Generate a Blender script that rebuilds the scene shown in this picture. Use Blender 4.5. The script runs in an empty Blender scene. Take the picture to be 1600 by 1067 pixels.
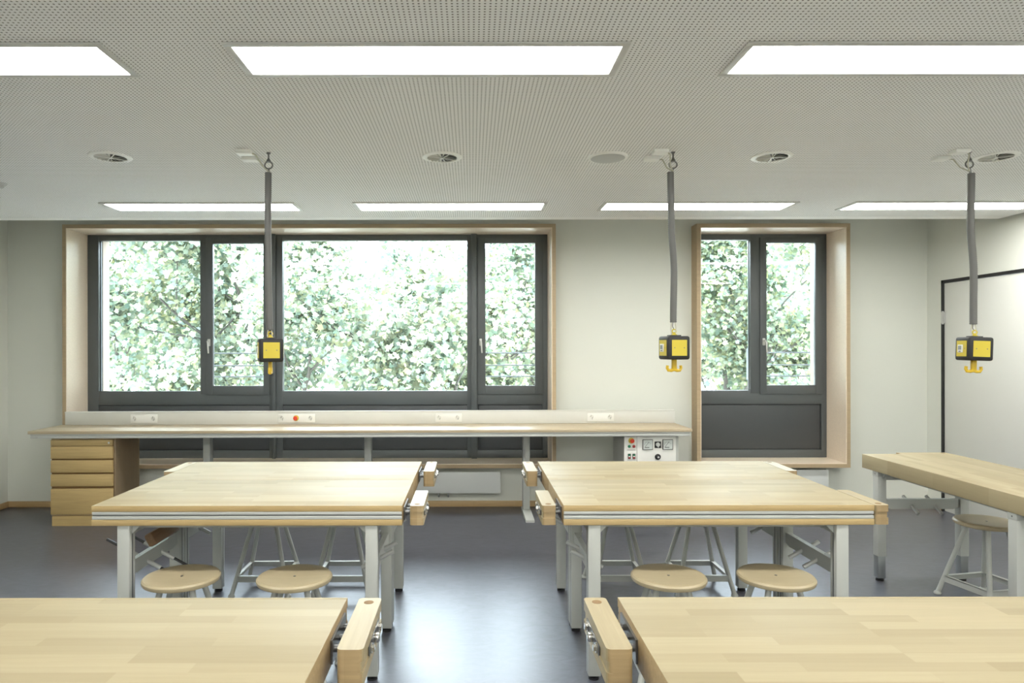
import bpy, bmesh, math, random
import numpy as np
from mathutils import Vector, Matrix

S = bpy.context.scene
COL = S.collection
PI = math.pi
random.seed(7)

# ------------------------------------------------------------------ camera
F = 1067.0                      # focal length in pixels of the 1600 px wide frame
cd = bpy.data.cameras.new('camera')
cd.sensor_width = 36.0
cd.lens = 36.0 * F / 1600.0
cd.shift_x = 63.0 / 1600.0
cd.shift_y = 11.5 / 1600.0
cd.clip_start = 0.02
cd.clip_end = 200
cam = bpy.data.objects.new('camera', cd)
COL.objects.link(cam)
cam.location = (0, 0, 1.5)
cam.rotation_euler = (PI / 2, 0.0014, 0)
S.camera = cam

# ------------------------------------------------------------------ sky, exposure
PANEL = 6.6                     # emission of the ceiling panels
SKY = 4.9
w = bpy.data.worlds.new('sky')
S.world = w
w.use_nodes = True
bg = w.node_tree.nodes['Background']
bg.inputs[0].default_value = (0.78, 0.89, 1.0, 1)
bg.inputs[1].default_value = SKY
S.view_settings.view_transform = 'Standard'
S.view_settings.look = 'None'
S.view_settings.gamma = 1
S.view_settings.use_curve_mapping = False
S.view_settings.exposure = 1.97
sd = bpy.data.lights.new('sun', 'SUN')
sd.energy = 6.5
sd.angle = 0.05
sd.color = (1.0, 0.95, 0.85)
sun = bpy.data.objects.new('sun', sd)
COL.objects.link(sun)
# the sun stands high behind the building and lights the trees' near sides
sun.rotation_euler = (math.radians(24), 0, math.radians(20))


# ------------------------------------------------------------------ materials
def nt(name):
    m = bpy.data.materials.new(name)
    m.use_nodes = True
    t = m.node_tree
    return m, t, t.nodes['Principled BSDF']


def N(t, typ, **kw):
    n = t.nodes.new(typ)
    for k, v in kw.items():
        if k in n.inputs:
            n.inputs[k].default_value = v
        else:
            setattr(n, k, v)
    return n


def c4(c):
    return (c[0], c[1], c[2], 1)


def plain(name, col, rough=0.5, metal=0.0, spec=0.5, var=0.04, scale=6.0, bump=0.0, bscale=80):
    """a paint/plastic/metal with slight procedural tone variation"""
    m, t, p = nt(name)
    tc = N(t, 'ShaderNodeTexCoord')
    no = N(t, 'ShaderNodeTexNoise')
    no.inputs['Scale'].default_value = scale
    no.inputs['Detail'].default_value = 3
    t.links.new(tc.outputs['Object'], no.inputs['Vector'])
    mx = N(t, 'ShaderNodeMix', data_type='RGBA')
    mx.inputs[6].default_value = c4([max(0, x * (1 - var)) for x in col])
    mx.inputs[7].default_value = c4([min(1, x * (1 + var)) for x in col])
    t.links.new(no.outputs['Fac'], mx.inputs[0])
    t.links.new(mx.outputs[2], p.inputs['Base Color'])
    p.inputs['Roughness'].default_value = rough
    p.inputs['Metallic'].default_value = metal
    p.inputs['Specular IOR Level'].default_value = spec
    if bump:
        n2 = N(t, 'ShaderNodeTexNoise')
        n2.inputs['Scale'].default_value = bscale
        b = N(t, 'ShaderNodeBump')
        b.inputs['Strength'].default_value = bump
        b.inputs['Distance'].default_value = 0.002
        t.links.new(tc.outputs['Object'], n2.inputs['Vector'])
        t.links.new(n2.outputs['Fac'], b.inputs['Height'])
        t.links.new(b.outputs['Normal'], p.inputs['Normal'])
    return m


def wood(name, ca, cb, pl=0.42, pw=0.042, rough=0.35, axis='X', grain=0.10, spec=0.5, seam=0.0):
    """glued staves: stave length pl along axis, width pw across, grain along axis"""
    m, t, p = nt(name)
    tc = N(t, 'ShaderNodeTexCoord')
    oi = N(t, 'ShaderNodeObjectInfo')
    mul = N(t, 'ShaderNodeMath', operation='MULTIPLY')
    mul.inputs[1].default_value = 7.3
    t.links.new(oi.outputs['Random'], mul.inputs[0])
    add = N(t, 'ShaderNodeVectorMath', operation='ADD')
    t.links.new(tc.outputs['Object'], add.inputs[0])
    cmb = N(t, 'ShaderNodeCombineXYZ')
    t.links.new(mul.outputs[0], cmb.inputs[0])
    t.links.new(cmb.outputs[0], add.inputs[1])
    mp = N(t, 'ShaderNodeMapping')
    if axis == 'Y':
        mp.inputs['Rotation'].default_value = (0, 0, PI / 2)
    if axis == 'Z':
        mp.inputs['Rotation'].default_value = (0, PI / 2, 0)
    t.links.new(add.outputs[0], mp.inputs['Vector'])
    br = N(t, 'ShaderNodeTexBrick')
    br.inputs['Color1'].default_value = (0, 0, 0, 1)
    br.inputs['Color2'].default_value = (1, 1, 1, 1)
    br.inputs['Mortar'].default_value = (0.5, 0.5, 0.5, 1)
    br.inputs['Scale'].default_value = 1
    br.inputs['Mortar Size'].default_value = seam
    br.inputs['Brick Width'].default_value = pl
    br.inputs['Row Height'].default_value = pw
    br.offset = 0.37
    br.offset_frequency = 3
    t.links.new(mp.outputs[0], br.inputs['Vector'])
    m2 = N(t, 'ShaderNodeMapping')
    m2.inputs['Scale'].default_value = (2.0, 45, 45)
    t.links.new(mp.outputs[0], m2.inputs['Vector'])
    no = N(t, 'ShaderNodeTexNoise')
    no.inputs['Scale'].default_value = 1.6
    no.inputs['Detail'].default_value = 5
    no.inputs['Roughness'].default_value = 0.65
    no.inputs['Distortion'].default_value = 0.6
    t.links.new(m2.outputs[0], no.inputs['Vector'])
    mx = N(t, 'ShaderNodeMix', data_type='RGBA')
    mx.inputs[6].default_value = c4(ca)
    mx.inputs[7].default_value = c4(cb)
    t.links.new(br.outputs['Color'], mx.inputs[0])
    rm = N(t, 'ShaderNodeMapRange')
    rm.inputs['To Min'].default_value = 1 - grain * 2
    rm.inputs['To Max'].default_value = 1 + grain * 2
    t.links.new(no.outputs['Fac'], rm.inputs['Value'])
    vm = N(t, 'ShaderNodeVectorMath', operation='SCALE')
    t.links.new(mx.outputs[2], vm.inputs[0])
    t.links.new(rm.outputs[0], vm.inputs['Scale'])
    t.links.new(vm.outputs[0], p.inputs['Base Color'])
    p.inputs['Roughness'].default_value = rough
    p.inputs['Specular IOR Level'].default_value = spec
    return m


def emis(name, col, s):
    m, t, p = nt(name)
    e = N(t, 'ShaderNodeEmission')
    e.inputs[0].default_value = c4(col)
    e.inputs[1].default_value = s
    t.links.new(e.outputs[0], t.nodes['Material Output'].inputs[0])
    t.nodes.remove(p)
    return m


M = {}
M['wall'] = plain('wall_paint', (0.71, 0.725, 0.665), 0.75, spec=0.25, var=0.015, scale=1.5, bump=0.05, bscale=200)
M['beech'] = wood('beech_staves', (0.325, 0.27, 0.165), (0.405, 0.345, 0.22), 0.42, 0.045, 0.46, grain=0.05, spec=0.14)
M['beech_edge'] = wood('beech_jaw', (0.34, 0.275, 0.155), (0.40, 0.33, 0.20), 0.9, 0.2, 0.42, axis='Y', grain=0.10)
M['seat'] = wood('beech_seat', (0.43, 0.36, 0.23), (0.47, 0.40, 0.26), 3, 0.3, 0.38, axis='X', grain=0.07)
M['desk'] = wood('desk_top_board', (0.46, 0.37, 0.24), (0.52, 0.43, 0.29), 1.4, 0.09, 0.42, grain=0.06, spec=0.9)
M['drawer'] = wood('drawer_veneer', (0.48, 0.345, 0.15), (0.54, 0.40, 0.18), 5, 0.4, 0.5, grain=0.13)
M['cab_side'] = wood('cabinet_veneer', (0.52, 0.40, 0.25), (0.57, 0.44, 0.29), 5, 0.4, 0.5, axis='Z', grain=0.10)
M['ply'] = wood('surround_veneer', (0.84, 0.72, 0.58), (0.88, 0.77, 0.63), 3.0, 0.6, 0.32, grain=0.07)
M['ply_edge'] = wood('surround_edge', (0.40, 0.30, 0.18), (0.45, 0.345, 0.215), 3.0, 0.004, 0.5, grain=0.10)
M['skirt'] = wood('oak_skirting', (0.47, 0.32, 0.16), (0.54, 0.38, 0.20), 2.0, 0.3, 0.45, grain=0.12)
M['beech_front'] = wood('beech_front_edge', (0.46, 0.33, 0.15), (0.53, 0.39, 0.19), 0.55, 0.2, 0.45, grain=0.08)
M['endgrain'] = wood('beech_end_grain', (0.34, 0.24, 0.12), (0.42, 0.31, 0.17), 0.045, 0.3, 0.55, grain=0.15)
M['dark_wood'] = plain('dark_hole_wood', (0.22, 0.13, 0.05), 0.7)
M['oldwood'] = wood('worn_brown_wood', (0.22, 0.13, 0.07), (0.28, 0.17, 0.10), 2.0, 0.3, 0.45, axis='Y', grain=0.2)
M['anthra'] = plain('anthracite_coating', (0.098, 0.110, 0.113), 0.42, var=0.05)
M['anthra2'] = plain('anthracite_panel', (0.062, 0.068, 0.073), 0.5, var=0.05)
M['grey'] = plain('grey_powder_coat', (0.46, 0.475, 0.45), 0.42, var=0.03)
M['grey_in'] = plain('galvanised_tube', (0.30, 0.32, 0.33), 0.35, metal=0.6)
M['alu'] = plain('anodised_aluminium', (0.56, 0.57, 0.55), 0.38, metal=0.25)
M['chrome'] = plain('bright_steel', (0.62, 0.62, 0.60), 0.22, metal=1.0)
M['steel'] = plain('dark_steel', (0.20, 0.20, 0.20), 0.3, metal=0.9)
M['black'] = plain('black_rubber', (0.015, 0.015, 0.016), 0.5)
M['blackrod'] = plain('black_rod', (0.02, 0.02, 0.02), 0.3)
M['white'] = plain('white_plastic', (0.78, 0.78, 0.74), 0.4, var=0.01)
M['duct'] = plain('duct_aluminium', (0.66, 0.66, 0.62), 0.4, metal=0.1, var=0.01)
M['lamp_frame'] = plain('lamp_frame_paint', (0.62, 0.62, 0.60), 0.5, var=0.01)
M['ventwhite'] = plain('vent_paint', (0.92, 0.92, 0.89), 0.45, var=0.01)
M['ventgrey'] = plain('vent_inner_vane', (0.62, 0.62, 0.57), 0.5)
M['speaker'] = plain('speaker_mesh', (0.52, 0.53, 0.52), 0.6)
M['yellow'] = plain('yellow_plastic', (0.60, 0.48, 0.05), 0.4, var=0.02)
M['yellow2'] = plain('yellow_hook_plastic', (0.68, 0.46, 0.03), 0.35, var=0.02)
M['conduit'] = plain('grey_conduit', (0.125, 0.125, 0.12), 0.4)
M['cable'] = plain('cream_cable', (0.55, 0.54, 0.44), 0.45)
M['red'] = plain('red_button', (0.62, 0.05, 0.02), 0.35)
M['green'] = plain('green_button', (0.02, 0.16, 0.08), 0.4)
M['darkred'] = plain('dark_red_button', (0.30, 0.03, 0.03), 0.4)
M['meter'] = plain('meter_face', (0.60, 0.64, 0.62), 0.3)
M['door'] = plain('door_laminate', (0.72, 0.73, 0.69), 0.35, var=0.01)
M['stucco'] = plain('beige_render', (0.22, 0.185, 0.15), 0.8)
M['bark'] = plain('bark', (0.06, 0.057, 0.05), 0.9, var=0.3, scale=20)
M['pale_ground'] = plain('pale_bounce_ground', (0.60, 0.60, 0.56), 0.9, var=0.4, scale=3)
M['lampglow'] = emis('lamp_diffuser', (1.0, 0.985, 0.93), PANEL)
M['extrail'] = plain('outdoor_steel', (0.13, 0.15, 0.17), 0.5)
M['radiator'] = plain('radiator_enamel', (0.66, 0.68, 0.67), 0.4, var=0.01)

# linoleum floor
m, t, p = nt('marbled_linoleum')
tc = N(t, 'ShaderNodeTexCoord')
mp = N(t, 'ShaderNodeMapping')
mp.inputs['Scale'].default_value = (1, 1.8, 1)
t.links.new(tc.outputs['Object'], mp.inputs[0])
no = N(t, 'ShaderNodeTexNoise')
no.inputs['Scale'].default_value = 7
no.inputs['Detail'].default_value = 9
no.inputs['Roughness'].default_value = 0.7
no.inputs['Distortion'].default_value = 1.4
t.links.new(mp.outputs[0], no.inputs['Vector'])
cr = N(t, 'ShaderNodeValToRGB')
cr.color_ramp.elements[0].position = 0.3
cr.color_ramp.elements[0].color = (0.048, 0.050, 0.064, 1)
cr.color_ramp.elements[1].position = 0.72
cr.color_ramp.elements[1].color = (0.105, 0.108, 0.134, 1)
t.links.new(no.outputs['Fac'], cr.inputs[0])
t.links.new(cr.outputs[0], p.inputs['Base Color'])
rr = N(t, 'ShaderNodeMapRange')
rr.inputs['To Min'].default_value = 0.30
rr.inputs['To Max'].default_value = 0.40
p.inputs['Specular IOR Level'].default_value = 1.0
t.links.new(no.outputs['Fac'], rr.inputs['Value'])
t.links.new(rr.outputs[0], p.inputs['Roughness'])
M['lino'] = m

# perforated acoustic ceiling: square grid of punched holes
m, t, p = nt('perforated_plasterboard')
tc = N(t, 'ShaderNodeTexCoord')
sp = N(t, 'ShaderNodeVectorMath', operation='SCALE')
sp.inputs['Scale'].default_value = 1 / 0.0169
t.links.new(tc.outputs['Object'], sp.inputs[0])
fr = N(t, 'ShaderNodeVectorMath', operation='FRACTION')
t.links.new(sp.outputs[0], fr.inputs[0])
sb = N(t, 'ShaderNodeVectorMath', operation='SUBTRACT')
sb.inputs[1].default_value = (0.5, 0.5, 0.0)
t.links.new(fr.outputs[0], sb.inputs[0])
ml = N(t, 'ShaderNodeVectorMath', operation='MULTIPLY')
ml.inputs[1].default_value = (1, 1, 0)
t.links.new(sb.outputs[0], ml.inputs[0])
ln = N(t, 'ShaderNodeVectorMath', operation='LENGTH')
t.links.new(ml.outputs[0], ln.inputs[0])
lt = N(t, 'ShaderNodeMath', operation='LESS_THAN')
lt.inputs[1].default_value = 0.205
t.links.new(ln.outputs['Value'], lt.inputs[0])
mx = N(t, 'ShaderNodeMix', data_type='RGBA')
mx.inputs[6].default_value = (0.90, 0.90, 0.89, 1)
mx.inputs[7].default_value = (0.22, 0.22, 0.20, 1)
t.links.new(lt.outputs[0], mx.inputs[0])
t.links.new(mx.outputs[2], p.inputs['Base Color'])
p.inputs['Roughness'].default_value = 0.8
p.inputs['Specular IOR Level'].default_value = 0.2
M['perf'] = m
M['ceil'] = plain('ceiling_paint', (0.90, 0.90, 0.885), 0.8, spec=0.2, var=0.01)

# window glass: clear with Fresnel mirror
m, t, p = nt('window_glass')
tr = N(t, 'ShaderNodeBsdfTransparent')
tr.inputs[0].default_value = (0.97, 0.99, 0.98, 1)
gl = N(t, 'ShaderNodeBsdfGlossy')
gl.inputs['Roughness'].default_value = 0.02
fz = N(t, 'ShaderNodeFresnel')
fz.inputs[0].default_value = 1.45
ms = N(t, 'ShaderNodeMixShader')
t.links.new(fz.outputs[0], ms.inputs[0])
t.links.new(tr.outputs[0], ms.inputs[1])
t.links.new(gl.outputs[0], ms.inputs[2])
t.links.new(ms.outputs[0], t.nodes['Material Output'].inputs[0])
t.nodes.remove(p)
M['glass'] = m


def leafmat(name, a, b):
    m, t, p = nt(name)
    ge = N(t, 'ShaderNodeNewGeometry')
    cr = N(t, 'ShaderNodeValToRGB')
    cr.color_ramp.elements[0].color = c4(a)
    cr.color_ramp.elements[1].color = c4(b)
    e = cr.color_ramp.elements.new(0.55)
    e.color = c4([(x * 0.6 + y * 0.4) * 1.08 for x, y in zip(a, b)])
    t.links.new(ge.outputs['Random Per Island'], cr.inputs[0])
    df = N(t, 'ShaderNodeBsdfDiffuse')
    tl = N(t, 'ShaderNodeBsdfTranslucent')
    gs = N(t, 'ShaderNodeBsdfGlossy')
    gs.inputs['Roughness'].default_value = 0.45
    gs.inputs[0].default_value = (0.9, 0.95, 1, 1)
    a1 = N(t, 'ShaderNodeMixShader')
    a1.inputs[0].default_value = 0.5
    a2 = N(t, 'ShaderNodeMixShader')
    a2.inputs[0].default_value = 0.08
    t.links.new(cr.outputs[0], df.inputs[0])
    t.links.new(cr.outputs[0], tl.inputs[0])
    t.links.new(df.outputs[0], a1.inputs[1])
    t.links.new(tl.outputs[0], a1.inputs[2])
    t.links.new(a1.outputs[0], a2.inputs[1])
    t.links.new(gs.outputs[0], a2.inputs[2])
    t.links.new(a2.outputs[0], t.nodes['Material Output'].inputs[0])
    t.nodes.remove(p)
    return m


M['leaf_a'] = leafmat('maple_leaf', (0.085, 0.15, 0.11), (0.27, 0.28, 0.125))
M['leaf_b'] = leafmat('pale_leaf', (0.115, 0.19, 0.15), (0.33, 0.33, 0.18))


# ------------------------------------------------------------------ mesh builder
class MB:
    def __init__(s):
        s.bm = bmesh.new()

    def _mat(s, faces, mi):
        for f in faces:
            f.material_index = mi

    def box(s, x0, x1, y0, y1, z0, z1, bev=0.0, mi=0, rot=None, seg=2):
        g = bmesh.ops.create_cube(s.bm, size=1)
        vs = g['verts']
        sc = Matrix.Diagonal((x1 - x0, y1 - y0, z1 - z0, 1))
        c = Matrix.Translation(((x0 + x1) / 2, (y0 + y1) / 2, (z0 + z1) / 2))
        mt = c @ (rot.to_4x4() if rot else Matrix.Identity(4)) @ sc
        bmesh.ops.transform(s.bm, matrix=mt, verts=vs)
        fs = list({f for v in vs for f in v.link_faces})
        s._mat(fs, mi)
        if bev:
            es = list({e for v in vs for e in v.link_edges})
            r = bmesh.ops.bevel(s.bm, geom=es, offset=bev, segments=seg, affect='EDGES', profile=0.5)
            s._mat(r['faces'], mi)
        return s

    def vbev(s, x0, x1, y0, y1, z0, z1, r, mi=0, seg=4):
        """box with only its vertical edges rounded"""
        g = bmesh.ops.create_cube(s.bm, size=1)
        vs = g['verts']
        bmesh.ops.transform(s.bm, matrix=Matrix.Translation(((x0 + x1) / 2, (y0 + y1) / 2, (z0 + z1) / 2)) @ Matrix.Diagonal((x1 - x0, y1 - y0, z1 - z0, 1)), verts=vs)
        s._mat({f for v in vs for f in v.link_faces}, mi)
        es = [e for e in {e for v in vs for e in v.link_edges} if abs(e.verts[0].co.z - e.verts[1].co.z) > 1e-6]
        rr = bmesh.ops.bevel(s.bm, geom=es, offset=r, segments=seg, affect='EDGES', profile=0.5)
        s._mat(rr['faces'], mi)
        return s

    def tube(s, pts, r, seg=12, mi=0, caps=True):
        """tube through pts; r a number or a list"""
        pts = [Vector(p) for p in pts]
        n = len(pts)
        rs = r if isinstance(r, (list, tuple)) else [r] * n
        rings = []
        up = None
        for i, p in enumerate(pts):
            d = (pts[min(i + 1, n - 1)] - pts[max(i - 1, 0)]).normalized()
            if up is None:
                up = Vector((0, 0, 1)) if abs(d.z) < 0.9 else Vector((1, 0, 0))
            a = d.cross(up).normalized()
            b = a.cross(d).normalized()
            up = b
            rings.append([s.bm.verts.new(p + rs[i] * (math.cos(2 * PI * k / seg) * a + math.sin(2 * PI * k / seg) * b)) for k in range(seg)])
        for i in range(n - 1):
            for k in range(seg):
                f = s.bm.faces.new((rings[i][k], rings[i][(k + 1) % seg], rings[i + 1][(k + 1) % seg], rings[i + 1][k]))
                f.material_index = mi
        if caps:
            f = s.bm.faces.new(list(reversed(rings[0]))); f.material_index = mi
            f = s.bm.faces.new(rings[-1]); f.material_index = mi
        return s

    def lathe(s, prof, c=(0, 0, 0), seg=32, mi=0, rot=None):
        """profile [(r, z)] about the z axis"""
        c = Vector(c)
        rings = []
        for r, z in prof:
            ring = []
            for k in range(seg if r > 1e-6 else 1):
                a = 2 * PI * k / seg
                v = Vector((r * math.cos(a), r * math.sin(a), z))
                if rot:
                    v = rot @ v
                ring.append(s.bm.verts.new(c + v))
            rings.append(ring)
        for A, B in zip(rings, rings[1:]):
            for k in range(seg):
                k2 = (k + 1) % seg
                if len(A) == 1 and len(B) == 1:
                    continue
                if len(A) == 1:
                    f = s.bm.faces.new((A[0], B[k2], B[k]))
                elif len(B) == 1:
                    f = s.bm.faces.new((A[k], A[k2], B[0]))
                else:
                    f = s.bm.faces.new((A[k], A[k2], B[k2], B[k]))
                f.material_index = mi
        return s

    def prism(s, pts, d, mi=0):
        """polygon pts (3d) extruded by vector d"""
        d = Vector(d)
        a = [s.bm.verts.new(Vector(p)) for p in pts]
        b = [s.bm.verts.new(Vector(p) + d) for p in pts]
        n = len(a)
        fs = [s.bm.faces.new(a), s.bm.faces.new(list(reversed(b)))]
        for i in range(n):
            fs.append(s.bm.faces.new((a[i], b[i], b[(i + 1) % n], a[(i + 1) % n])))
        s._mat(fs, mi)
        return s

    def mesh(s, name, mats):
        bmesh.ops.recalc_face_normals(s.bm, faces=s.bm.faces)
        me = bpy.data.meshes.new(name)
        s.bm.to_mesh(me)
        s.bm.free()
        for m in (mats if isinstance(mats, (list, tuple)) else [mats]):
            me.materials.append(M[m])
        me.shade_smooth()
        me.set_sharp_from_angle(angle=math.radians(35))
        return me

    def build(s, name, mats, parent=None, loc=None, rot=None):
        return put(name, s.mesh(name, mats), parent, loc, rot)


def put(name, me, parent=None, loc=None, rot=None):
    o = bpy.data.objects.new(name, me)
    COL.objects.link(o)
    if parent:
        o.parent = parent
    if loc is not None:
        o.location = loc
    if rot is not None:
        o.rotation_euler = rot
    return o


def tag(o, label=None, cat=None, group=None, kind=None):
    if label:
        o['label'] = label
    if cat:
        o['category'] = cat
    if group:
        o['group'] = group
    if kind:
        o['kind'] = kind
    return o


def thing(name, label, cat, loc=(0, 0, 0), rz=0, group=None, kind=None):
    o = bpy.data.objects.new(name, None)
    o.empty_display_size = 0.1
    COL.objects.link(o)
    o.location = loc
    o.rotation_euler = (0, 0, rz)
    return tag(o, label, cat, group, kind)


def struct(name, mb, mats, label, cat='structure'):
    return tag(mb.build(name, mats), label, cat, kind='structure')


def copy_tree(o, parent=None):
    c = o.copy()
    COL.objects.link(c)
    if parent:
        c.parent = parent
    for ch in o.children:
        copy_tree(ch, c)
    return c


# ------------------------------------------------------------------ room shell
XL, XR, YW, YB = -4.42, 4.34, 6.506, -2.0
ZC = 2.555                      # underside of the suspended ceiling
ZT = 2.95
# openings: outer extents of the wooden surrounds
W1 = (-3.807, 0.784)
W2 = (2.095, 3.522)
WZ = (0.390, 2.662)

struct('floor', MB().box(XL - .2, XR + .2, YB - .2, YW + .2, -0.15, 0), 'lino',
       'dark blue-grey marbled linoleum floor of the workshop classroom', 'floor')

b = MB()
y1 = 6.78
for x0, x1 in ((XL - .2, W1[0]), (W1[1], W2[0]), (W2[1], XR + .2)):
    b.box(x0, x1, YW, y1, 0, ZT)
for x0, x1 in (W1, W2):
    b.box(x0, x1, YW, y1, 0, WZ[0])
    b.box(x0, x1, YW, y1, WZ[1], ZT)
# outer facade layer with its own tighter openings
E1, E2, EZ = (-3.66, 0.70), (2.20, 3.42), (1.02, 2.60)
for x0, x1 in ((XL - .2, E1[0]), (E1[1], E2[0]), (E2[1], XR + .2)):
    b.box(x0, x1, y1, 6.90, -3.5, 4.2, mi=1)
for x0, x1 in (E1, E2):
    b.box(x0, x1, y1, 6.90, -3.5, EZ[0], mi=1)
    b.box(x0, x1, y1, 6.90, EZ[1], 4.2, mi=1)
struct('wall_back', b, ['wall', 'stucco'], 'cream white wall around the two windows', 'wall')
struct('wall_left', MB().box(XL - .2, XL, YB, YW, 0, ZT), 'wall', 'cream white wall at the left edge of the view', 'wall')
struct('wall_front', MB().box(XL - .2, XR + .2, YB - .2, YB, 0, ZT), 'wall', 'cream white wall closing the room behind the viewer', 'wall')
# right wall with door opening
DY0, DY1, DZ = 5.06, 6.305, 2.125
b = MB()
b.box(XR, XR + .2, YB, DY0, 0, ZT)
b.box(XR, XR + .2, DY1, YW, 0, ZT)
b.box(XR, XR + .2, DY0, DY1, DZ, ZT)
struct('wall_right', b, 'wall', 'cream white wall with the door on the right', 'wall')
dr = thing('door_1', 'cream flush door with a thin black frame in the right wall', 'door', (XR, DY0, 0), kind='structure')
dw = DY1 - DY0
b = MB()
b.box(-.006, .10, 0, .026, 0, DZ).box(-.006, .10, dw - .026, dw, 0, DZ).box(-.006, .10, 0, dw, DZ - .026, DZ)
b.build('door_frame', 'black', dr)
lf = MB().box(0.004, .05, .030, dw - .030, .006, DZ - .030, bev=.002).build('door_leaf', 'door', dr)
for z in (0.25, 1.72):
    MB().tube([(-.014, dw - .034, z), (-.014, dw - .034, z + .12)], .009).box(-.02, .002, dw - .05, dw - .02, z + .01, z + .11).build('hinge', 'alu', dr)
b = MB()
b.tube([(0, .10, 1.0), (-.05, .10, 1.0), (-.05, .22, 1.0)], .009)
b.lathe([(0, 0), (.026, 0), (.026, .008), (0, .008)], (0.004, .10, 1.0), rot=Matrix.Rotation(-PI / 2, 3, 'Y'))
b.build('door_handle', 'alu', dr)

# baseboards
struct('baseboard_back', MB().box(XL, XR, YW - .016, YW, 0, .055, bev=.002), 'skirt', 'low oak skirting along the window wall', 'baseboard')
struct('baseboard_left', MB().box(XL, XL + .016, YB, YW - .017, 0, .055, bev=.002), 'skirt', 'low oak skirting along the left wall', 'baseboard')
struct('baseboard_right', MB().box(XR - .016, XR, YB, DY0 - .001, 0, .055, bev=.002).box(XR - .016, XR, DY1 + .001, YW - .017, 0, .055, bev=.002),
       'skirt', 'low oak skirting along the right wall beside the door', 'baseboard')

# ceiling: true slab + suspended perforated field
CY = 5.575
b = MB()
b.box(XL - .2, XR + .2, YB - .2, 6.90, ZT, ZT + .15)
struct('ceiling', b, 'ceil', 'plain plaster slab above the hung ceiling', 'ceiling')
b = MB()
cx0, cx1 = XL + .012, XR - .04
b.box(cx0, cx1, YB + .02, CY, ZC, ZC + .06, mi=0)
b.box(cx0, cx1, CY - .10, CY, ZC - .0008, ZC + .02, mi=1)
struct('ceiling_panel', b, ['perf', 'ceil'], 'perforated white acoustic ceiling hung below the slab', 'ceiling')


# ------------------------------------------------------------------ windows
def window(name, label, w, fields, posts, panels):
    """w outer surround extents; fields (kind, glass x0, x1, outer x0, x1)"""
    T = .04
    win = thing(name, label, 'window', ((w[0] + w[1]) / 2, 6.70, WZ[0]), kind='structure')
    ox, oy, oz = win.location

    def B(mb, nm, mt, par=win, lab=None):
        o = mb.build(nm, mt)
        me = o.data
        me.transform(Matrix.Translation((-ox, -oy, -oz)))
        o.parent = par
        if lab:
            o['label'] = lab
        return o
    yf, yb = 6.35, 6.77
    x0, x1 = w
    z0, z1 = WZ
    b = MB()
    e, g = .006, .0005
    b.box(x0 + T - e, x0 + T, yf + g, yb, z0 + T, z1 - T).box(x1 - T, x1 - T + e, yf + g, yb, z0 + T, z1 - T)
    b.box(x0 + T - e, x1 - T + e, yf + g, yb, z1 - T, z1 - T + e).box(x0 + T - e, x1 - T + e, yf + g, yb, z0 + T - e, z0 + T)
    B(b, 'surround', 'ply', lab='deep wooden box lining')
    b = MB()
    b.box(x0, x0 + T - e, yf, yb, z0, z1).box(x1 - T + e, x1, yf, yb, z0, z1)
    b.box(x0 + T - e, x1 - T + e, yf, yb, z1 - T + e, z1).box(x0 + T - e, x1 - T + e, yf, yb, z0, z0 + T - e)
    B(b, 'surround_edge', 'ply_edge', lab='darker layered front edge of the lining')
    a0, a1 = x0 + T, x1 - T
    c0, c1 = z0 + T, z1 - T
    F0, F1 = 6.70, 6.765
    ztop, zbot = 2.566, 1.088
    b = MB()
    b.box(a0, a1, F0, F1, ztop, c1, bev=.002)                     # head
    b.box(a0, a1, F0, F1, .955, zbot, bev=.002)                   # transom below the glass
    b.box(a0, a1, F0, F1, c0, .505, bev=.002)                     # foot
    for p0, p1, pz in posts:
        b.box(p0, p1, F0 - .0015, F1 + .001, pz if pz else c0, c1, bev=.002)
    B(b, 'frame', 'anthra')
    for p0, p1 in panels:
        b = MB()
        b.box(p0, p1, F0 + .016, F1 - .01, .505, .955)
        b.box(p0 + .012, p1 - .012, F0 + .006, F0 + .018, .517, .943, bev=.003)
        B(b, 'lower_panel', 'anthra2')
    for kind, g0, g1, s0, s1 in fields:
        if kind == 'fixed':
            B(MB().box(g0 - .012, g1 + .012, 6.735, 6.741, zbot - .005, ztop + .005), 'glass_pane', 'glass')
            b = MB()
            b.box(g0 - .010, g0, 6.728, 6.75, zbot, ztop).box(g1, g1 + .010, 6.728, 6.75, zbot, ztop)
            B(b, 'glazing_bead', 'anthra')
        else:
            gz0, gz1 = 1.140, 2.535
            sz0, sz1 = 1.052, 2.588
            b = MB()
            b.box(s0, g0, 6.688, 6.735, sz0, sz1, bev=.003).box(g1, s1, 6.688, 6.735, sz0, sz1, bev=.003)
            b.box(g0, g1, 6.688, 6.735, gz1, sz1, bev=.003).box(g0, g1, 6.688, 6.735, sz0, gz0, bev=.003)
            sash = B(b, 'sash', 'anthra')
            B(MB().box(g0 - .01, g1 + .01, 6.708, 6.714, gz0 - .01, gz1 + .01), 'glass_pane', 'glass', sash)
            hx = s0 + .034
            b = MB()
            b.box(hx - .013, hx + .013, 6.676, 6.69, 1.53, 1.60, bev=.004)
            b.tube([(hx, 6.68, 1.575), (hx, 6.645, 1.575), (hx + .006, 6.637, 1.56), (hx + .012, 6.637, 1.46)], [.009, .009, .009, .007])
            B(b, 'window_handle', 'alu', sash)
    return win


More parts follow.
